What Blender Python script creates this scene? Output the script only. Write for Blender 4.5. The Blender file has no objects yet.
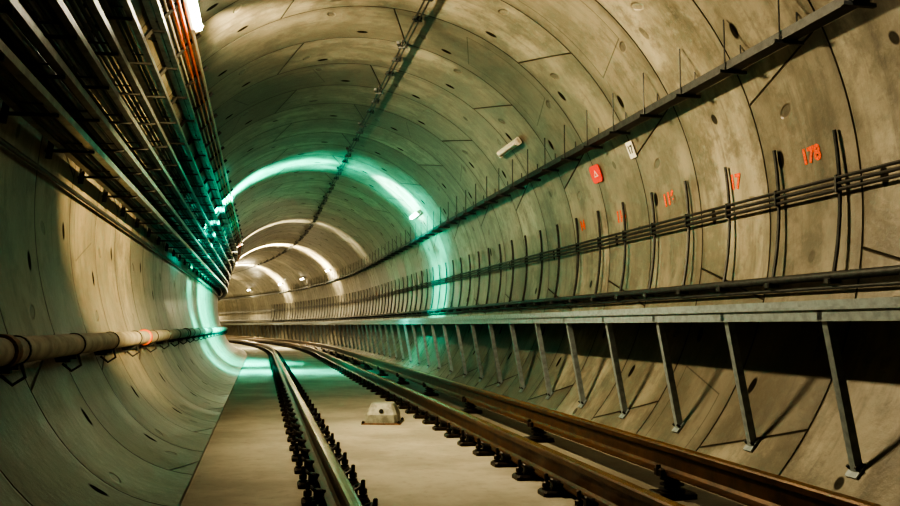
import bpy, math, random
from mathutils import Vector, Matrix
random.seed(4)
S0,RC=31.0,155.0
R,CZ=2.9,1.96
CAMX,CAMZ=-1.3,1.06
SMAX=96.0
scene=bpy.context.scene
col=scene.collection

def frame(s):
    if s<=S0: return 0.0,s,0.0
    a=(s-S0)/RC
    return -RC*(1-math.cos(a)), S0+RC*math.sin(a), a
def P(s,x,z):
    cx,cy,a=frame(s)
    return (cx+x*math.cos(a), cy+x*math.sin(a), z)
def wallx(z,off=0.0): return math.sqrt((R-off)**2-(z-CZ)**2)

# ---------------------------------------------------------------- materials
class N:
    def __init__(s,mat):
        s.t=mat.node_tree; s.n=s.t.nodes; s.l=s.t.links
    def put(s,sock,v):
        if isinstance(v,(int,float)): sock.default_value=v
        elif isinstance(v,(tuple,list)): sock.default_value=v
        else: s.l.new(v,sock)
    def m(s,op,a,b=0.0,c=0.0,clamp=False):
        n=s.n.new('ShaderNodeMath'); n.operation=op; n.use_clamp=clamp
        s.put(n.inputs[0],a); s.put(n.inputs[1],b); s.put(n.inputs[2],c)
        return n.outputs[0]
    def ss(s,v,a,b,c=0.0,d=1.0):
        n=s.n.new('ShaderNodeMapRange'); n.interpolation_type='SMOOTHSTEP'
        s.put(n.inputs[0],v); s.put(n.inputs[1],a); s.put(n.inputs[2],b); s.put(n.inputs[3],c); s.put(n.inputs[4],d)
        return n.outputs[0]
    def noise(s,vec,scale,detail=6,rough=.6):
        n=s.n.new('ShaderNodeTexNoise'); n.inputs['Scale'].default_value=scale
        n.inputs['Detail'].default_value=detail; n.inputs['Roughness'].default_value=rough
        if vec is not None: s.l.new(vec,n.inputs['Vector'])
        return n.outputs['Fac']
    def mix(s,f,a,b,mode='MIX'):
        n=s.n.new('ShaderNodeMix'); n.data_type='RGBA'; n.blend_type=mode
        s.put(n.inputs[0],f); s.put(n.inputs[6],a); s.put(n.inputs[7],b)
        return n.outputs[2]
    def comb(s,x,y,z=0.0):
        n=s.n.new('ShaderNodeCombineXYZ'); s.put(n.inputs[0],x); s.put(n.inputs[1],y); s.put(n.inputs[2],z); return n.outputs[0]
    def sep(s,v):
        n=s.n.new('ShaderNodeSeparateXYZ'); s.l.new(v,n.inputs[0]); return n.outputs
    def bump(s,h,st,dist=.02):
        n=s.n.new('ShaderNodeBump'); n.inputs['Strength'].default_value=st; n.inputs['Distance'].default_value=dist
        s.l.new(h,n.inputs['Height']); return n.outputs[0]
def newmat(name):
    m=bpy.data.materials.new(name); m.use_nodes=True
    return m,N(m),m.node_tree.nodes['Principled BSDF']
def basic(name,c,rough=.6,metal=0.0,var=.25,scale=9.0,c2=None,bump=.15):
    m,k,b=newmat(name)
    tc=k.n.new('ShaderNodeTexCoord').outputs['Object']
    f=k.ss(k.noise(tc,scale),.35,.7)
    c2=c2 or tuple(x*(1-var*1.6) for x in c)
    k.l.new(k.mix(f,(*c,1),(*c2,1)),b.inputs['Base Color'])
    b.inputs['Roughness'].default_value=rough; b.inputs['Metallic'].default_value=metal
    k.l.new(k.bump(k.noise(tc,scale*6),bump,.01),b.inputs['Normal'])
    return m
# tunnel lining
def lining():
    m,k,b=newmat('precast_concrete_lining')
    uv=k.n.new('ShaderNodeTexCoord').outputs['UV']
    u,v,_=k.sep(uv)
    ur=k.m('DIVIDE',k.m('ADD',u,120.0+.35),1.2)
    idx=k.m('FLOOR',ur); f=k.m('FRACT',ur)
    dr=k.m('MULTIPLY',k.m('MINIMUM',f,k.m('SUBTRACT',1.0,f)),1.2)
    par=k.m('MODULO',idx,2.0)
    sgn=k.m('SUBTRACT',k.m('MULTIPLY',par,2.0),1.0)
    L=2*math.pi*R/6
    vv=k.m('ADD',k.m('ADD',v,40.0),k.m('MULTIPLY',par,L*.45))
    vs=k.m('ADD',vv,k.m('MULTIPLY',k.m('MULTIPLY',k.m('SUBTRACT',f,.5),.34),sgn))
    vr=k.m('DIVIDE',vs,L); vi=k.m('FLOOR',vr); vf=k.m('FRACT',vr)
    dv=k.m('MULTIPLY',k.m('MINIMUM',vf,k.m('SUBTRACT',1.0,vf)),L)
    jr=k.ss(dr,.003,.015,.93,0.0)
    jv=k.ss(dv,.003,.014,.88,0.0)
    joint=k.m('MAXIMUM',jr,jv)
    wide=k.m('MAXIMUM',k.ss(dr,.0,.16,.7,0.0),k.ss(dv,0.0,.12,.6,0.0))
    # per segment random
    wn=k.n.new('ShaderNodeTexWhiteNoise'); wn.noise_dimensions='2D'
    k.l.new(k.comb(idx,vi),wn.inputs['Vector'])
    rnd=wn.outputs['Value']
    # pockets in segment-local coordinates (metres from the segment corner)
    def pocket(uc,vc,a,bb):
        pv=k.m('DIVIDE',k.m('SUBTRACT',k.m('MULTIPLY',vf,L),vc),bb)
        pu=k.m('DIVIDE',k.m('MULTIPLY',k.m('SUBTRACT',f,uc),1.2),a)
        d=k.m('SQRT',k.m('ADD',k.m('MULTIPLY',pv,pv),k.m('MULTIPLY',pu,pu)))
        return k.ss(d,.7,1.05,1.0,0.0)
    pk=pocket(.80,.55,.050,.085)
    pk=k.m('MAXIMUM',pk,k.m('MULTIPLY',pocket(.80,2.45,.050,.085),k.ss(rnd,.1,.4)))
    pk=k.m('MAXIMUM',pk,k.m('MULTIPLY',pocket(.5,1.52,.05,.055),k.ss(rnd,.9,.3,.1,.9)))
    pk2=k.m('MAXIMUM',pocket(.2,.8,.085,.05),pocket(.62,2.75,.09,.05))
    # shallow rectangular recess outline on some segments
    ru=k.m('ABSOLUTE',k.m('MULTIPLY',k.m('SUBTRACT',f,.5),1.2)); rv=k.m('ABSOLUTE',k.m('SUBTRACT',k.m('MULTIPLY',vf,L),1.5))
    bd=k.m('MAXIMUM',k.m('SUBTRACT',ru,.40),k.m('SUBTRACT',rv,.62))
    rec=k.m('MULTIPLY',k.ss(k.m('ABSOLUTE',bd),.0,.012,1.0,0.0),k.ss(rnd,.80,.82,0.0,.6))
    n1=k.noise(k.comb(k.m('MULTIPLY',u,1.0),k.m('MULTIPLY',v,.5),k.m('MULTIPLY',rnd,9.0)),1.5,9,.68)
    n2=k.noise(k.comb(u,v,3.0),12,6,.65)
    n3=k.noise(k.comb(u,v,7.0),3.2,7,.7)
    n4=k.noise(k.comb(u,v,12.0),.55,4,.6)
    streak=k.noise(k.comb(k.m('MULTIPLY',u,7.0),k.m('MULTIPLY',v,.6),rnd),1.3,5,.6)
    c=k.mix(k.ss(n1,.36,.64),(.36,.33,.25,1),(.155,.137,.096,1))
    c=k.mix(k.m('MULTIPLY',k.ss(n3,.46,.62),.6),c,(.095,.082,.058,1))
    c=k.mix(k.m('MULTIPLY',k.ss(streak,.5,.7),.55),c,(.065,.054,.038,1))
    c=k.mix(k.m('MULTIPLY',k.ss(n2,.5,.72),.3),c,(.42,.39,.31,1))
    c=k.mix(k.m('MULTIPLY',k.ss(n4,.42,.62),.4),c,(.085,.074,.052,1))
    c=k.mix(k.m('MULTIPLY',rnd,.65),c,(.073,.063,.044,1))
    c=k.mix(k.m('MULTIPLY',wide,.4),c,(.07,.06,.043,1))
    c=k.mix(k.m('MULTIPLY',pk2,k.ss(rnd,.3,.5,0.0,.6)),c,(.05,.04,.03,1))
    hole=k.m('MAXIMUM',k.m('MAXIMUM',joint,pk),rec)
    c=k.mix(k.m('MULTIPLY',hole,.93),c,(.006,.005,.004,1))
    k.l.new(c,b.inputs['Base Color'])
    k.l.new(k.ss(n1,.3,.8,.5,.36),b.inputs['Roughness'])
    k.l.new(k.m('MULTIPLY',k.m('SUBTRACT',1.0,hole),.5),b.inputs['Specular IOR Level'])
    h=k.m('SUBTRACT',k.m('MULTIPLY',n2,.22),k.m('ADD',joint,k.m('MULTIPLY',pk2,.4)))
    h=k.m('ADD',h,k.m('MULTIPLY',rnd,.3))
    k.l.new(k.bump(h,.8,.03),b.inputs['Normal'])
    return m
def slabmat():
    m,k,b=newmat('track_slab_concrete')
    tc=k.n.new('ShaderNodeTexCoord').outputs['Object']
    x,y,z=k.sep(tc)
    n1=k.noise(tc,.9,8,.65); n2=k.noise(tc,11,6,.7); n3=k.noise(tc,60,3,.7)
    c=k.mix(k.ss(n1,.35,.65),(.54,.52,.43,1),(.36,.34,.275,1))
    c=k.mix(k.m('MULTIPLY',k.ss(n2,.5,.75),.4),c,(.21,.19,.145,1))
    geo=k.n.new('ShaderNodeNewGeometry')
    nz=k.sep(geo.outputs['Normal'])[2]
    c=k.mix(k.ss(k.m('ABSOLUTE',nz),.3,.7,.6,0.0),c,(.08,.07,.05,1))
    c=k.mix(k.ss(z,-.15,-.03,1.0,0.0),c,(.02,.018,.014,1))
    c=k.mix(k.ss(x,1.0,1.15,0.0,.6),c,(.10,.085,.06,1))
    k.l.new(c,b.inputs['Base Color']); b.inputs['Roughness'].default_value=.7
    k.l.new(k.bump(k.m('ADD',n2,k.m('MULTIPLY',n3,.5)),.3,.015),b.inputs['Normal'])
    return m
def railmat(name,top,side,toprough=.22):
    m,k,b=newmat(name)
    geo=k.n.new('ShaderNodeNewGeometry'); nz=k.sep(geo.outputs['Normal'])[2]
    tc=k.n.new('ShaderNodeTexCoord').outputs['Object']; z=k.sep(tc)[2]
    n=k.noise(tc,7,7,.7)
    up=k.m('MULTIPLY',k.ss(nz,.6,.9),k.ss(z,.19,.205))
    s=k.mix(k.ss(n,.35,.7),(*side,1),tuple(q*.35 for q in side)+(1,))
    t=k.mix(k.ss(n,.4,.75),(*top,1),tuple(q*.55 for q in top)+(1,))
    k.l.new(k.mix(up,s,t),b.inputs['Base Color'])
    k.l.new(k.ss(up,0,1,.35,.9),b.inputs['Metallic'])
    k.l.new(k.ss(up,0,1,.42,toprough),b.inputs['Roughness'])
    k.l.new(k.bump(k.noise(tc,40),.2,.005),b.inputs['Normal'])
    return m
M_LIN=lining(); M_SLAB=slabmat()
M_RAIL=railmat('running_rail_steel',(.58,.45,.30),(.065,.034,.017))
M_RAILB=railmat('rusty_running_rail_steel',(.66,.40,.17),(.10,.047,.017),.26)
M_RAILC=railmat('rusty_conductor_rail',(.46,.25,.09),(.11,.052,.02),.34)
M_GALV=basic('galvanised_steel',(.29,.35,.37),.5,.4,.2,14)
M_TRAY=basic('dull_galvanised_tray',(.27,.29,.285),.34,.7,.3,8)
M_DARK=basic('dark_steel',(.045,.05,.05),.55,.5,.3,15)
M_BLK=basic('black_rubber',(.018,.017,.016),.5,0,.3,20)
M_IRON=basic('oiled_cast_iron',(.03,.02,.013),.45,.5,.4,25)
M_PIPE=basic('beige_painted_pipe',(.43,.41,.34),.6,0,.3,6,(.23,.215,.175))
M_ORG=basic('orange_cable_jacket',(.60,.12,.03),.45,0,.2,10)
M_WHT=basic('white_cable_jacket',(.55,.51,.42),.5,0,.15,10)
M_SIGN=basic('red_sign_enamel',(.80,.02,.01),.4,0,.1,10)
M_PAINT=basic('orange_spray_paint',(.85,.11,.02),.8,0,.35,60)
M_LAB=basic('white_label_plastic',(.75,.73,.66),.5,0,.1,10)
M_BOX=basic('pale_grey_green_housing',(.42,.44,.36),.45,0,.3,14)
M_RUST=basic('dull_rusty_plate',(.20,.10,.045),.6,.2,.4,20)
def emat(name,c,st):
    m,k,b=newmat(name); b.inputs['Emission Color'].default_value=(*c,1); b.inputs['Emission Strength'].default_value=st
    b.inputs['Base Color'].default_value=(*c,1); return m
M_TUBEW=emat('lit_tube_warm',(1,.88,.66),70); M_TUBEC=emat('lit_tube_cyan',(.5,1,.9),60)
M_TUBEOFF=basic('unlit_diffuser',(.55,.53,.46),.35,0,.1,12)

# ---------------------------------------------------------------- mesh kit
class B:
    def __init__(s): s.v=[]; s.f=[]
    def add(s,v,f):
        o=len(s.v); s.v+= [tuple(p) for p in v]; s.f+=[tuple(i+o for i in q) for q in f]; return s
    def box(s,c,d,rot=None,ch=0.0):
        x,y,z=[q/2 for q in d]; R3=rot or Matrix.Identity(3)
        if ch<=0:
            vs=[Vector((a*x,b*y,e*z)) for a in(-1,1) for b in(-1,1) for e in(-1,1)]
            fs=[(0,1,3,2),(4,6,7,5),(0,4,5,1),(2,3,7,6),(0,2,6,4),(1,5,7,3)]
            return s.add([R3@p+Vector(c) for p in vs],fs)
        # chamfered along vertical edges + top
        pr=[(-x+ch,-y),(x-ch,-y),(x,-y+ch),(x,y-ch),(x-ch,y),(-x+ch,y),(-x,y-ch),(-x,-y+ch)]
        k1=(x-ch)/x; k2=(y-ch)/y
        vs=[Vector((a,b,-z)) for a,b in pr]+[Vector((a,b,z-ch)) for a,b in pr]+[Vector((a*k1,b*k2,z)) for a,b in pr]
        fs=[tuple(range(7,-1,-1)),tuple(range(16,24))]
        for l in(0,8):
            for i in range(8):
                j=(i+1)%8; fs.append((l+i,l+j,l+8+j,l+8+i))
        return s.add([R3@p+Vector(c) for p in vs],fs)
    def tube(s,pts,r,n=8,cap=True):
        pts=[Vector(p) for p in pts]; vs=[];fs=[]
        ref=None
        for i,p in enumerate(pts):
            t=(pts[min(i+1,len(pts)-1)]-pts[max(i-1,0)]).normalized()
            if ref is None: ref=Vector((0,0,1)) if abs(t.z)<.9 else Vector((0,1,0))
            a=t.cross(ref).normalized(); b=t.cross(a).normalized()
            rr=r[i] if isinstance(r,(list,tuple)) else r
            for k in range(n):
                w=2*math.pi*k/n; vs.append(p+a*math.cos(w)*rr+b*math.sin(w)*rr)
        for i in range(len(pts)-1):
            for k in range(n):
                j=(k+1)%n; fs.append((i*n+k,i*n+j,(i+1)*n+j,(i+1)*n+k))
        if cap: fs+= [tuple(range(n-1,-1,-1)),tuple(range((len(pts)-1)*n,len(pts)*n))]
        return s.add(vs,fs)
    def lathe(s,prof,c,n=20):
        vs=[];fs=[]
        for r,z in prof:
            for k in range(n):
                w=2*math.pi*k/n; vs.append((c[0]+r*math.cos(w),c[1]+r*math.sin(w),c[2]+z))
        for i in range(len(prof)-1):
            for k in range(n):
                j=(k+1)%n; fs.append((i*n+k,i*n+j,(i+1)*n+j,(i+1)*n+k))
        fs+= [tuple(range(n-1,-1,-1)),tuple(range((len(prof)-1)*n,len(prof)*n))]
        return s.add(vs,fs)
    def sweep(s,prof,a,b,step=1.0,closed=True,off=(0,0)):
        n=max(2,int((b-a)/step)+1); m=len(prof); vs=[];fs=[]
        for i in range(n):
            ss=a+(b-a)*i/(n-1)
            for x,z in prof: vs.append(P(ss,x+off[0],z+off[1]))
        for i in range(n-1):
            for k in range(m if closed else m-1):
                j=(k+1)%m; fs.append((i*m+k,(i+1)*m+k,(i+1)*m+j,i*m+j))
        if closed: fs+= [tuple(range(m)),tuple(range(n*m-1,(n-1)*m-1,-1))]
        return s.add(vs,fs)
    def mesh(s,name,mat,org=(0,0,0),smooth=False):
        me=bpy.data.meshes.new(name)
        me.from_pydata([(v[0]-org[0],v[1]-org[1],v[2]-org[2]) for v in s.v],[],s.f)
        me.materials.append(mat)
        if smooth:
            me.polygons.foreach_set('use_smooth',[True]*len(me.polygons))
            me.set_sharp_from_angle(angle=math.radians(40))
        me.update(); return me
def circ(r,n=10): return [(r*math.cos(2*math.pi*k/n),r*math.sin(2*math.pi*k/n)) for k in range(n)]
def arc(z0,z1,off,n=12,side=1):
    """points along tunnel wall between heights, inset by off"""
    t0=math.asin((z0-CZ)/(R-off)); t1=math.asin((z1-CZ)/(R-off))
    return [(side*(R-off)*math.cos(t0+(t1-t0)*i/n),0,CZ+(R-off)*math.sin(t0+(t1-t0)*i/n)) for i in range(n+1)]
def tag(o,label=None,category=None,group=None,kind=None):
    if label:o['label']=label
    if category:o['category']=category
    if group:o['group']=group
    if kind:o['kind']=kind
    return o
def obj(name,me,**k):
    o=bpy.data.objects.new(name,me); col.objects.link(o); return tag(o,**k)
def long(name,prof,a,b,mat,org=None,closed=True,step=1.0,off=(0,0),smooth=False,**k):
    org=org or P(max(a,4),off[0]+prof[0][0],off[1]+prof[0][1])
    o=obj(name,B().sweep(prof,a,b,step,closed,off).mesh(name,mat,org,smooth),**k); o.location=org; return o
def place(name,parts,s,x,z,rz=0,**k):
    e=bpy.data.objects.new(name,None); e.empty_display_size=.1; col.objects.link(e)
    e.location=P(s,x,z); e.rotation_euler=(0,0,frame(s)[2]+rz); tag(e,**k)
    for nm,me,lab in parts:
        c=bpy.data.objects.new(nm,me); col.objects.link(c); c.parent=e
        if lab:c['label']=lab
    return e
def placemesh(name,me,s,x,z,rz=0,**k):
    o=obj(name,me,**k); o.location=P(s,x,z); o.rotation_euler=(0,0,frame(s)[2]+rz); return o

# ---------------------------------------------------------------- shell
def shell(name,t0,t1):
    vs=[];fs=[];uvs=[]
    nt=int((t1-t0)/2.0); ns=int((SMAX+7)/.6)
    for i in range(ns+1):
        s=-7+(SMAX+7)*i/ns
        for j in range(nt+1):
            td=t0+(t1-t0)*j/nt
            t=math.radians(td); x,z=R*math.cos(t),CZ+R*math.sin(t)
            if name=='wall_left' and td>208:      # lower lining flattens towards the slab edge
                q=(td-208)/(230-208); t8=math.radians(208)
                xs,zs=R*math.cos(t8),CZ+R*math.sin(t8)
                cxx,czz=xs-math.sin(t8)*.62, zs+math.cos(t8)*.62
                x=(1-q)**2*xs+2*q*(1-q)*cxx+q*q*(-1.77); z=(1-q)**2*zs+2*q*(1-q)*czz+q*q*(-.015)
            vs.append(P(s,x,z)); uvs.append((s,t*R))
    m=nt+1
    for i in range(ns):
        for j in range(nt): fs.append((i*m+j,i*m+j+1,(i+1)*m+j+1,(i+1)*m+j))
    me=bpy.data.meshes.new(name); me.from_pydata(vs,[],fs); me.materials.append(M_LIN)
    l=me.uv_layers.new(name='UVMap')
    for lp in me.loops: l.data[lp.index].uv=uvs[lp.vertex_index]
    me.polygons.foreach_set('use_smooth',[True]*len(me.polygons))
    obj(name,me,kind='structure')
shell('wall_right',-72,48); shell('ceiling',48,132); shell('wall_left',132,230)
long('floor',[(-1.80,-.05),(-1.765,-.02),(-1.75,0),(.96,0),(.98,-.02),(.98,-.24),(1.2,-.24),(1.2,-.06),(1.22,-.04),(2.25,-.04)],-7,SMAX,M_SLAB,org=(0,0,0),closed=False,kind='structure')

# ---------------------------------------------------------------- rails
RP=[(-.07,.04),(.07,.04),(.07,.05),(.025,.062),(.009,.08),(.009,.165),(.036,.178),(.036,.208),(.028,.218),(.012,.22),(-.012,.22),(-.028,.218),(-.036,.208),(-.036,.178),(-.009,.165),(-.009,.08),(-.025,.062),(-.07,.05)]
def rail(x,z0,mat,lab,nm='rail'):
    o=obj(nm,B().sweep(RP,1.5,90,.8,True,(x,0)).mesh(nm,mat,P(4,x,0)),label=lab,category='rail'); o.location=P(4,x,z0); return o
XA,XB,XC=-.85,.63,1.30
rail(XA,0,M_RAIL,'long steel running rail with polished head on dark fasteners')
rail(XB,0,M_RAILB,'rusty brown running rail beside the drainage trough')
rail(XC,.07,M_RAILC,'rust-brown conductor rail raised on black insulators','conductor_rail')
# fastener
bp=B().box((0,0,.0175),(.40,.16,.035),ch=.012).box((0,0,.0385),(.18,.15,.007)).mesh('base_plate',M_IRON)
def clip(sd):
    b=B(); b.box((sd*.105,0,.06),(.05,.07,.06),ch=.01)
    pts=[(sd*.075,-.05,.062),(sd*.10,-.055,.075),(sd*.135,-.045,.095),(sd*.15,0,.105),(sd*.135,.045,.095),(sd*.10,.055,.075),(sd*.06,.03,.068)]
    b.tube(pts,.011,7); return b.mesh('spring_clip',M_BLK,smooth=True)
def bolt(sd):
    b=B(); b.lathe([(.028,.035),(.028,.045),(.013,.046),(.013,.13),(.008,.135)],(sd*.165,0,0),8)
    b.lathe([(.023,.05),(.025,.053),(.025,.078),(.018,.084)],(sd*.165,0,0),6); return b.mesh('anchor_bolt',M_IRON)
fp=[('base_plate',bp,None),('spring_clip',clip(1),None),('spring_clip',clip(-1),None),('anchor_bolt',bolt(1),None),('anchor_bolt',bolt(-1),None)]
fall=B()
for me in [p[1] for p in fp]: fall.add([v.co[:] for v in me.vertices],[tuple(p.vertices) for p in me.polygons])
fallm=fall.mesh('rail_fastener',M_IRON)
for x,g in((XA,'fasteners under the polished rail'),(XB,'fasteners under the trough-side rail')):
    s=3.7
    while s<60:
        kw=dict(label='dark iron rail fastener with spring clips and bolts',category='rail fastener',group=g)
        if s<22: place('rail_fastener',fp,s,x,0,**kw)
        else: placemesh('rail_fastener',fallm,s,x,0,**kw)
        s+=.6
# insulators
ins=B().lathe([(.085,0),(.085,.015),(.055,.02),(.05,.035),(.078,.04),(.078,.05),(.05,.055),(.05,.068),(.074,.073),(.074,.083),(.045,.088),(.045,.108)],(0,0,0)).mesh('ribbed_body',M_BLK,smooth=True)
foot=B().box((0,0,-.02),(.26,.2,.04),ch=.01).mesh('base',M_IRON)
def rclamp(sd): return B().box((sd*.083,0,.125),(.03,.12,.05),ch=.008).lathe([(.016,.1),(.016,.17)],(sd*.09,0,0),6).mesh('rail_clamp',M_IRON)
cl1,cl2=rclamp(1),rclamp(-1)
s=5.47
while s<60:
    place('rail_insulator',[('ribbed_body',ins,None),('base',foot,None),('rail_clamp',cl1,None),('rail_clamp',cl2,None)],s,XC,0.0,label='black ribbed insulator carrying the conductor rail',category='insulator',group='insulators under the conductor rail'); s+=2.85

# ---------------------------------------------------------------- sensor box
b=B()
def frus(b,x0,y0,x1,y1,z0,z1,c=.03):
    def ring(x,y,z): return [(-x+c,-y,z),(x-c,-y,z),(x,-y+c,z),(x,y-c,z),(x-c,y,z),(-x+c,y,z),(-x,y-c,z),(-x,-y+c,z)]
    v=ring(x0,y0,z0)+ring(x1,y1,z1); f=[tuple(range(7,-1,-1)),tuple(range(8,16))]+[(i,(i+1)%8,8+(i+1)%8,8+i) for i in range(8)]
    b.add(v,f)
frus(b,.175,.20,.17,.195,.015,.10); frus(b,.17,.195,.125,.13,.10,.205); frus(b,.125,.13,.115,.12,.205,.218,.025)
bodym=b.mesh('housing',M_BOX)
platem=B().box((0,0,.0075),(.42,.44,.015),ch=.005).mesh('mounting_plate',M_RUST)
bolts=[]
for i in(-1,1):
    for j in(-1,1): bolts.append(('bolt',B().lathe([(.016,.013),(.016,.03),(.008,.032),(.008,.04)],(i*.192,j*.205,0),6).mesh('bolt',M_IRON),None))
rec=B().tube([(0,-.165,.14),(0,-.19,.14)],.024,12).mesh('cable_gland',M_DARK)
place('track_sensor_box',[('housing',bodym,None),('mounting_plate',platem,'dull rust-brown plate'),('cable_gland',rec,None)]+bolts,9.9,.02,0,rz=-.25,label='pale chamfered track sensor box on the slab between the rails',category='sensor box')

# ---------------------------------------------------------------- walkway
WX=2.06
deck=[(WX+.02,1.155),(2.78,1.155),(2.78,1.18),(WX+.02,1.18)]
e=bpy.data.objects.new('walkway',None); col.objects.link(e); e.location=P(4,WX,1.1)
tag(e,label='galvanised cantilevered emergency walkway along the tunnel wall',category='walkway')
for nm,pr,mt in(('deck',deck,M_DARK),
    ('edge_beam',[(WX,1.085),(WX+.07,1.085),(WX+.07,1.095),(WX+.01,1.095),(WX+.01,1.205),(WX+.05,1.205),(WX+.05,1.215),(WX,1.215)],M_GALV),
    ('nosing',[(WX-.02,1.155),(WX,1.155),(WX,1.175),(WX-.02,1.175)],M_GALV)):
    o=obj(nm,B().sweep(pr,1,90,.8).mesh(nm,mt,e.location)); o.parent=e
# struts
p0=Vector((WX+.035,0,1.09)); zb=.17; p1=Vector((wallx(zb)-.02,0,zb)); d=(p1-p0); L=d.length
rot=Matrix.Rotation(-math.atan2(d.x,-d.z),3,'Y')
sb=B(); c=(p0+p1)/2
sb.box(c,(.010,.056,L),rot); sb.box(c+Vector((.024,-.025,0)),(.05,.007,L),rot)
stm=sb.mesh('leg',M_GALV,p1)
n=Vector((p1.x,0,zb-CZ)).normalized()
rotw=Matrix.Rotation(math.atan2(-n.x,-n.z),3,'Y')
fb=B().box(Vector((wallx(zb),0,zb))-n*.012,(.11,.11,.012),rotw).mesh('foot_plate',M_GALV,p1)
bts=[('anchor_bolt',B().tube([Vector((wallx(zb),dy,zb))-n*.01,Vector((wallx(zb),dy,zb))-n*.05],.010,6).mesh('anchor_bolt',M_DARK,p1),None) for dy in(-.04,.04)]
ar=B().box((2.42,0,1.12),(.72,.05,.06)).mesh('cross_arm',M_GALV,p1)
s=3.77
while s<72:
    place('walkway_strut',[('leg',stm,None),('foot_plate',fb,None),('cross_arm',ar,None)]+bts,s,p1.x,p1.z,
      label='inclined galvanised strut bracing the walkway against the curved wall',category='strut',group='struts under the walkway'); s+=1.2

# ---------------------------------------------------------------- right wall services
pz=1.42; px=wallx(pz)-.085
long('conduit',circ(.034,10),1,90,M_DARK,off=(px,pz),smooth=True,label='dark steel conduit just above the walkway',category='pipe')
long('conduit',circ(.014,8),1,90,M_DARK,off=(px+.01,pz-.085),smooth=True,label='thin dark conduit below a thicker one',category='pipe')
for i,z in enumerate((2.055,2.10,2.145)):
    long('cable',circ(.014,8),1,90,M_BLK,off=(wallx(z)-.065,z),smooth=True,label='black cable clipped to the vertical wall rods',category='cable',group='three black cables on the curved wall')
rodp=[(x,0,z) for x,_,z in arc(1.40,2.50,.028,14)]
rodp=[(x-.05*(1-i/14),y,z) for i,(x,y,z) in enumerate(rodp)]
rb=B().tube(rodp,.016,6).mesh('rod',M_DARK,rodp[0],smooth=True)
fbk=B().box((px,0,pz-.035),(.11,.07,.04),ch=.01).mesh('foot_bracket',M_DARK,rodp[0])
ck=B().box((wallx(2.1)-.06,0,2.10),(.045,.02,.13)).mesh('cable_clip',M_DARK,rodp[0])
s=4.24
while s<64:
    place('cable_rod',[('rod',rb,None),('foot_bracket',fbk,None),('cable_clip',ck,None)],s,rodp[0][0],rodp[0][2],
      label='dark vertical rod following the curved wall and holding cables',category='cable support',group='vertical rods on the curved wall'); s+=.8
# upper tray
tx,tz=2.46,3.15
long('narrow_cable_tray',[(tx-.06,tz),(tx+.06,tz),(tx+.06,tz+.07),(tx+.052,tz+.07),(tx+.052,tz+.008),(tx-.052,tz+.008),(tx-.052,tz+.07),(tx-.06,tz+.07)],1,88,M_DARK,label='narrow dark steel cable tray hung high on the wall',category='cable tray')
long('cable',circ(.02,8),1,88,M_BLK,off=(tx,tz+.03),smooth=True,label='black cable lying in the narrow tray',category='cable')
hx1,hx2=tx-.05,tx+.075
zt=CZ+math.sqrt(R*R-hx1**2)
org=(tx,0,zt)
hparts=[('hanger_rod',B().tube([(hx1-.02,0,tz-.02),(hx1-.02,0,zt)],.007,6).mesh('hanger_rod',M_DARK,org),None),
 ('hanger_rod',B().tube([(hx2,0,tz-.02),(hx2,0,CZ+math.sqrt(R*R-hx2**2))],.007,6).mesh('hanger_rod',M_DARK,org),None),
 ('cross_bar',B().box((tx,0,tz-.015),(.24,.035,.025)).mesh('cross_bar',M_DARK,org),None)]
s=4.23
while s<60:
    place('tray_hanger',hparts,s,tx,zt,label='thin threaded rod hanger carrying the narrow tray',category='hanger',group='hangers of the narrow tray'); s+=.8
# ceiling cables
XCC=.47
for x in(XCC-.025,XCC+.025):
    z=CZ+math.sqrt((R-.1)**2-x*x)
    long('cable',circ(.011,8),1,88,M_BLK,off=(x,z),smooth=True,label='black cable suspended under the tunnel crown',category='cable',group='cables under the crown')
z=CZ+math.sqrt((R-.1)**2-XCC**2)
cc=B().box((0,0,-.01),(.13,.03,.016)).tube([(0,0,0),(.015,0,.1)],.010,6).box((-.03,0,.01),(.025,.045,.045)).box((.05,.05,.03),(.04,.12,.04)).mesh('ceiling_clip',M_DARK)
s=4.9; kk=0
while s<60:
    placemesh('ceiling_clip',cc,s,XCC,z,rz=(0,.5,math.pi-.3)[kk%3],label='dark clip fixing cables to the crown',category='clip',group='clips under the crown'); s+=(.7,1.1,.6)[kk%3]; kk+=1

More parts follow.
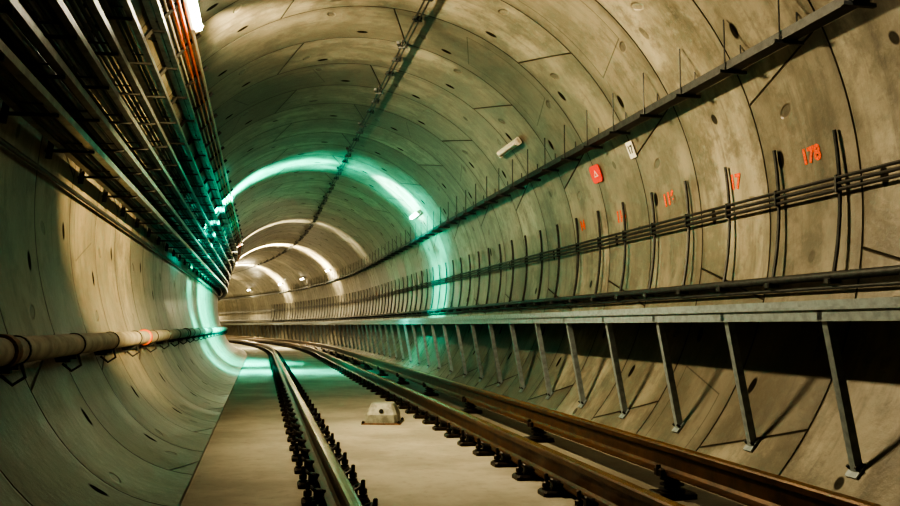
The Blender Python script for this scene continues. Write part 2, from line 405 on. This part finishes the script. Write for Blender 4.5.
# ---------------------------------------------------------------- left trays
trays=[(-2.17,2.62),(-2.28,2.32),(-2.37,2.04),(-2.43,1.78),(-2.49,1.53),(-2.52,1.29)]
W=.26
for i,(xi,zr) in enumerate(trays):
    z=zr+CAMZ; w=min(W,abs(wallx(z)+xi)-.05)
    if w<.12: w=.12
    e=bpy.data.objects.new('cable_ladder',None); col.objects.link(e); e.location=P(3,xi,z)
    tag(e,label='long galvanised cable ladder on wall brackets',category='cable tray',group='stacked cable ladders on the wall')
    for xx in(xi,xi-w):
        sg=-1 if xx==xi else 1
        pr=[(xx,z),(xx+sg*.05,z),(xx+sg*.05,z+.006),(xx+sg*.006,z+.006),(xx+sg*.006,z+.044),(xx+sg*.025,z+.044),(xx+sg*.025,z+.05),(xx,z+.05)]
        if sg==1: pr=pr[::-1]
        o=obj('side_rail',B().sweep(pr,.5,84,.8).mesh('side_rail',M_TRAY,e.location)); o.parent=e
    rg=B(); s=.8
    while s<60:
        cx,cy,a=frame(s); rg.box(P(s,xi-w/2,z+.012),(w-.01,.02,.008),Matrix.Rotation(a,3,'Z')); s+=1.2
    o=obj('rungs',rg.mesh('rungs',M_DARK,e.location),kind='stuff'); o.parent=e
    nq=4 if w>.2 else 3
    for q in range(nq):
        rr=random.choice((.016,.020,.022)); 
        long('cable',circ(rr,8),.5,84,(M_BLK,M_TRAY,M_DARK,M_DARK)[(q+i)%4],off=(xi-.045-(q+.5)*(w-.06)/nq,z+.018+rr),smooth=True,label='grey cable lying in a cable ladder' if (q+i)%4==1 else 'dark cable lying in a cable ladder',category='cable',group='cables in the stacked ladders')
for x,zr,mt,r,lb in((-2.12,2.83,M_ORG,.016,'orange cable running beside the top cable ladder'),(-2.07,2.87,M_ORG,.016,'orange cable running beside the top cable ladder'),(-2.17,2.80,M_WHT,.013,'white cable running beside the top cable ladder'),(-2.02,2.91,M_WHT,.022,'white pipe running beside the top cable ladder')):
    long('cable',circ(r,8),.5,60,mt,off=(x,zr+CAMZ),smooth=True,label=lb,category='cable')
org=(-wallx(2.3),0,2.3)
post=B().tube(arc(2.28,4.05,.03,16,-1),.022,4).mesh('post',M_DARK,org)
arms=[('post',post,None)]
for xi,zr in trays:
    z=zr+CAMZ; wx=-wallx(z)
    arms.append(('arm',B().box(((wx+xi)/2-.01,0,z-.010),(abs(wx-xi)-.01,.026,.018)).mesh('arm',M_DARK,org),None))
s=2.2
while s<62:
    place('tray_bracket',arms,s,org[0],org[2],label='steel wall bracket with six cantilever arms',category='bracket',group='brackets of the stacked ladders'); s+=1.2

# ---------------------------------------------------------------- left pipe
ppz=.93; ppx=-wallx(ppz)+.155
long('wall_pipe',circ(.072,20),1.0,84,M_PIPE,off=(ppx,ppz),smooth=True,label='grey-beige fire main pipe along the curved wall',category='pipe')
def ringm(r0,r1,w,mt,nm):
    return B().tube([(0,-w/2-.01,0),(0,-w/2,0),(0,w/2,0),(0,w/2+.01,0)],[r0,r1,r1,r0],20).mesh(nm,mt,smooth=True)
strap=B()
t0=[math.radians(a) for a in range(0,361,18)]
vs=[];fs=[]
for t in t0:
    for rr,yy in((.071,-.010),(.079,-.010),(.079,.010),(.071,.010)): vs.append((rr*math.cos(t),yy,rr*math.sin(t)))
for i in range(len(t0)-1):
    for k in range(4): fs.append((i*4+k,i*4+(k+1)%4,(i+1)*4+(k+1)%4,(i+1)*4+k))
strapm=strap.add(vs,fs).mesh('strap',M_BLK)
armm=B().box((-.10,0,-.10),(.16,.05,.04)).box((-.13,0,-.02),(.03,.05,.16)).box((-.02,0,-.085),(.08,.05,.03)).tube([(.03,0,-.07),(.05,0,-.14),(-.01,0,-.18),(-.07,0,-.13)],.009,6).mesh('wall_arm',M_DARK)
s=3.6
while s<60:
    place('pipe_bracket',[('strap',strapm,None),('wall_arm',armm,None)],s,ppx,ppz,label='black strap bracket holding the wall pipe',category='bracket',group='brackets of the wall pipe'); s+=1.5
for s,mt,lb in((4.85,M_RUST,'rusty grooved pipe coupling'),(10.4,M_ORG,'orange band around the wall pipe'),(16,M_RUST,'rusty grooved pipe coupling')):
    placemesh('pipe_coupling',ringm(.074,.087,.09,mt,'pipe_coupling'),s,ppx,ppz,label=lb,category='pipe coupling')
# thin dark conduit under trays
long('conduit',circ(.018,8),.5,84,M_DARK,off=(-wallx(2.16)+.05,2.16),smooth=True,label='thin dark conduit below the cable ladders',category='pipe')

# ---------------------------------------------------------------- wall signs, markings
def wallmat(s,z,off,tilt=0):
    cx,cy,a=frame(s); t=math.asin((z-CZ)/R)
    nrm=Vector((-math.cos(t)*math.cos(a),-math.cos(t)*math.sin(a),-math.sin(t)))
    xa=Vector((math.sin(a),-math.cos(a),0)); ya=nrm.cross(xa).normalized()
    p=Vector(P(s,(R-off)*math.cos(t),CZ+(R-off)*math.sin(t)))
    return Matrix(((xa.x,ya.x,nrm.x,p.x),(xa.y,ya.y,nrm.y,p.y),(xa.z,ya.z,nrm.z,p.z),(0,0,0,1)))@Matrix.Rotation(tilt,4,'Z')
def text(body,size,mt,name,off=.004):
    cu=bpy.data.curves.new(name,'FONT'); cu.body=body; cu.size=size; cu.align_x='CENTER'; cu.align_y='CENTER'; cu.extrude=.001; cu.offset=off
    t=bpy.data.objects.new(name,cu); col.objects.link(t)
    dg=bpy.context.evaluated_depsgraph_get(); me=bpy.data.meshes.new_from_object(t.evaluated_get(dg)); bpy.data.objects.remove(t)
    me.materials.clear(); me.materials.append(mt); return me
for i,(tx_,sz,ti) in enumerate((('178',.16,.05),('117',.18,-.06),('116',.18,.1),('114',.18,0),('14',.17,.08))):
    o=obj('painted_marking',text(tx_,sz,M_PAINT,'painted_marking',.008),label='orange-red spray-painted number on the concrete segment',category='marking',group='painted numbers on the wall')
    o.matrix_world=wallmat((6.2,7.40,8.70,10.0,11.3)[i],2.38-.03*(i%2),.004,ti)
# sign
e=bpy.data.objects.new('warning_sign',None); col.objects.link(e); tag(e,label='small red square sign with white symbol on the wall',category='sign')
e.matrix_world=wallmat(10.4,2.93,.02)
def poly(pts,z=.004,h=.002):
    n=len(pts); b=B(); b.add([(x,y,z) for x,y in pts]+[(x,y,z+h) for x,y in pts],[tuple(range(n-1,-1,-1)),tuple(range(n,2*n))]+[(i,(i+1)%n,n+(i+1)%n,n+i) for i in range(n)]); return b
rp=[]
for cx,cy,a0 in((.10,.05,0),(-.10,.05,90),(-.10,-.05,180),(.10,-.05,270)):
    for q in range(5):
        t=math.radians(a0+q*22.5); rp.append((cx+.06*math.cos(t),cy+.06*math.sin(t)))
o=obj('panel',poly(rp,-.003,.006).mesh('panel',M_SIGN)); o.parent=e
o=obj('symbol',poly([(-.06,-.035),(.06,-.035),(0,.05)]).mesh('symbol',M_LAB)); o.parent=e
o=obj('inner_mark',poly([(-.035,-.022),(.035,-.022),(0,.025)],.0065,.001).mesh('inner_mark',M_SIGN)); o.parent=e
e=bpy.data.objects.new('wall_label',None); col.objects.link(e); tag(e,label='small white rectangular label plate on the wall',category='label')
e.matrix_world=wallmat(9.25,3.01,.02)
o=obj('plate',B().box((0,0,0),(.16,.19,.006)).mesh('plate',M_LAB)); o.parent=e
o=obj('number',text('17',.12,M_BLK,'number',.005)); o.parent=e; o.location=(0,.0,.005)

# ---------------------------------------------------------------- luminaires
def lum(s,side,lit,ang,off=.07,ln=1.0):
    t=math.radians(ang); rad=R-off
    x,z=side*rad*math.cos(t),CZ+rad*math.sin(t)
    nv=Vector((side*math.cos(t),0,math.sin(t)))
    rot=Matrix.Rotation(math.atan2(nv.x,nv.z),3,'Y')
    body=B().box(rot@Vector((0,0,.02)),(.11,ln,.05),rot,ch=.015)
    for dy in(-.36,.36): body.box(rot@Vector((0,dy,.05)),(.05,.05,.05),rot)
    diff=B().tube([rot@Vector((0,-ln/2+.04,-.03)),rot@Vector((0,ln/2-.04,-.03))],.03,12)
    ends=[('end_cap',B().box(rot@Vector((0,dy,-.015)),(.10,.04,.06),rot).mesh('end_cap',M_WHT),None) for dy in(-ln/2+.02,ln/2-.02)]
    mt={0:M_TUBEOFF,1:M_TUBEW,2:M_TUBEC}[lit]
    place('tube_luminaire',[('body',body.mesh('body',M_WHT),None),('diffuser',diff.mesh('diffuser',mt,smooth=True),None)]+ends,s,x,z,
       label=('unlit' if not lit else 'lit')+' tubular light fitting on the upper wall',category='light fitting',group='tube lights along the tunnel')
    return x,z,nv
WARM=(1,.80,.48); CY=(0,1,.70)
def area(s,x,z,nv,pw,c,ln=1.0,w=.08,off=.09,spread=180):
    cx,cy,a=frame(s)
    d=(Matrix.Rotation(a,3,'Z')@Vector(nv)).normalized()
    L=bpy.data.lights.new('lamp','AREA'); L.shape='RECTANGLE'; L.size=w; L.size_y=ln; L.energy=pw; L.color=c; L.spread=math.radians(spread)
    o=bpy.data.objects.new('tube_light',L); col.objects.link(o)
    p=Vector(P(s,x,z))-d*off; fwd=Vector((-math.sin(a),math.cos(a),0)); X=fwd.cross(d).normalized()
    o.matrix_world=Matrix(((X.x,fwd.x,d.x,p.x),(X.y,fwd.y,d.y,p.y),(X.z,fwd.z,d.z,p.z),(0,0,0,1)))
def spot(a,b,pw,c,cone,r=.05,blend=1.0):  # spots without fixtures, added to light chosen surfaces
    L=bpy.data.lights.new('added_spot','SPOT'); L.energy=pw; L.color=c; L.spot_size=math.radians(cone); L.spot_blend=blend; L.shadow_soft_size=r
    o=bpy.data.objects.new('added_spot_light',L); col.objects.link(o); A=Vector(P(*a)); o.location=A
    o.rotation_euler=(Vector(P(*b))-A).to_track_quat('-Z','Y').to_euler()
def band(s,x,z,pw,c,w0=.10,w1=.34,low=1.0,z0=-.45,z1=.35):
    """point light added for the lit rings, shaped into a slab across the tunnel, weaker downwards, patchy"""
    L=bpy.data.lights.new('added_band','POINT'); L.energy=pw; L.shadow_soft_size=.05; L.color=(1,1,1); L.use_nodes=True
    t=L.node_tree; em=[n for n in t.nodes if n.type=='EMISSION'][0]; em.inputs[0].default_value=(*c,1)
    tc=t.nodes.new('ShaderNodeTexCoord'); sp=t.nodes.new('ShaderNodeSeparateXYZ'); t.links.new(tc.outputs['Normal'],sp.inputs[0])
    ab=t.nodes.new('ShaderNodeMath'); ab.operation='ABSOLUTE'; t.links.new(sp.outputs[1],ab.inputs[0])
    def mr(i_,vals):
        q=t.nodes.new('ShaderNodeMapRange'); q.interpolation_type='SMOOTHSTEP'
        for i,v in zip((1,2,3,4),vals): q.inputs[i].default_value=v
        t.links.new(i_,q.inputs[0]); return q.outputs[0]
    def mul(a,b):
        mu=t.nodes.new('ShaderNodeMath'); mu.operation='MULTIPLY'; t.links.new(a,mu.inputs[0]); t.links.new(b,mu.inputs[1]); return mu.outputs[0]
    nz=t.nodes.new('ShaderNodeTexNoise'); nz.inputs['Scale'].default_value=3.2; nz.inputs['Detail'].default_value=2
    t.links.new(tc.outputs['Normal'],nz.inputs['Vector'])
    r=mul(mr(ab.outputs[0],(w0,w1,1.0,0.0)),mr(sp.outputs[2],(z0,z1,low,1.0)))
    r=mul(r,mr(nz.outputs['Fac'],(.40,.60,.35,1.25)))
    t.links.new(r,em.inputs[1])
    o=bpy.data.objects.new('added_band_light',L); col.objects.link(o); o.location=P(s,x,z); o.rotation_euler=(0,0,frame(s)[2])
x,z,nv=lum(8.5,-1,1,46); area(8.5,x,z,(-.98,0,.22),370,WARM,w=.22,spread=155)
spot((8.9,x+.12,z-.02),(15.5,1.2,4.3),3500,WARM,64,.08)  # spot added at the left fitting to lighten the dark vault
lum(12.7,1,0,37.5)
# unseen fitting on the right, with a spot added to warm the left wall
lum(4.6,1,1,37.5)
spot((4.9,2.05,3.5),(9.8,-2.8,2.25),10500,(1,.72,.35),37,.02)
# teal ring: band and spots added beside the tube fitting to build it
x,z,nv=lum(21,1,2,37.5); area(21,x,z,nv,50,(.35,1,.8),spread=80)
band(21,-1.75,2.95,6500,CY,.05,.54,.3)
spot((21,-1.75,2.9),(21.2,2.8,1.8),6500,CY,28,blend=.7)
spot((21,-1.75,2.9),(21,1.9,4.15),16000,(.38,1,.80),24,blend=.7)
spot((21.5,2.0,3.45),(26.0,-2.6,1.3),38000,CY,52)
spot((21.5,2.0,3.45),(21.5,-1.9,.2),5500,CY,36)
spot((21.5,2.0,2.6),(18.0,-2.3,3.1),2600,CY,26)  # spot added to tint the trays teal
band(33,-1.75,2.95,3200,(1,.88,.6),.0,.30,.02,0.0,.5)  # band light added for a far bright arc
for s,pw,ws in((43,40000,.38),(58,40000,.42)):
    x,z,nv=lum(s,1,1,37.5); area(s,x,z,nv,260,(1,.88,.55),spread=120)
    band(s,-1.75,2.95,pw,(1,.86,.55),.0,ws,.03,-.15,.42)  # added to draw the bright arc around the fitting
for s,pw in((51,260),(68,1100),(80,1500),(91,1500)):  # tube lights added to brighten the dark far end
    x,z,nv=lum(s,1,1,37.5); area(s,x,z,nv,pw,(1,.84,.5))

w=bpy.data.worlds.new('World'); scene.world=w; w.use_nodes=True
w.node_tree.nodes['Background'].inputs[0].default_value=(.02,.017,.012,1)
w.node_tree.nodes['Background'].inputs[1].default_value=1.0
try: scene.view_settings.look='AgX - High Contrast'
except Exception as ex: print(ex)

cam=bpy.data.cameras.new('camera'); co=bpy.data.objects.new('camera',cam); col.objects.link(co); scene.camera=co
cam.sensor_width=36; cam.lens=36; cam.clip_end=300; cam.clip_start=.05
co.location=(CAMX,0,CAMZ)
psi,th=math.radians(11.8),math.radians(4.6)
co.rotation_euler=Vector((math.sin(psi)*math.cos(th),math.cos(psi)*math.cos(th),math.sin(th))).to_track_quat('-Z','Y').to_euler()
print('DONE',len(bpy.data.objects))
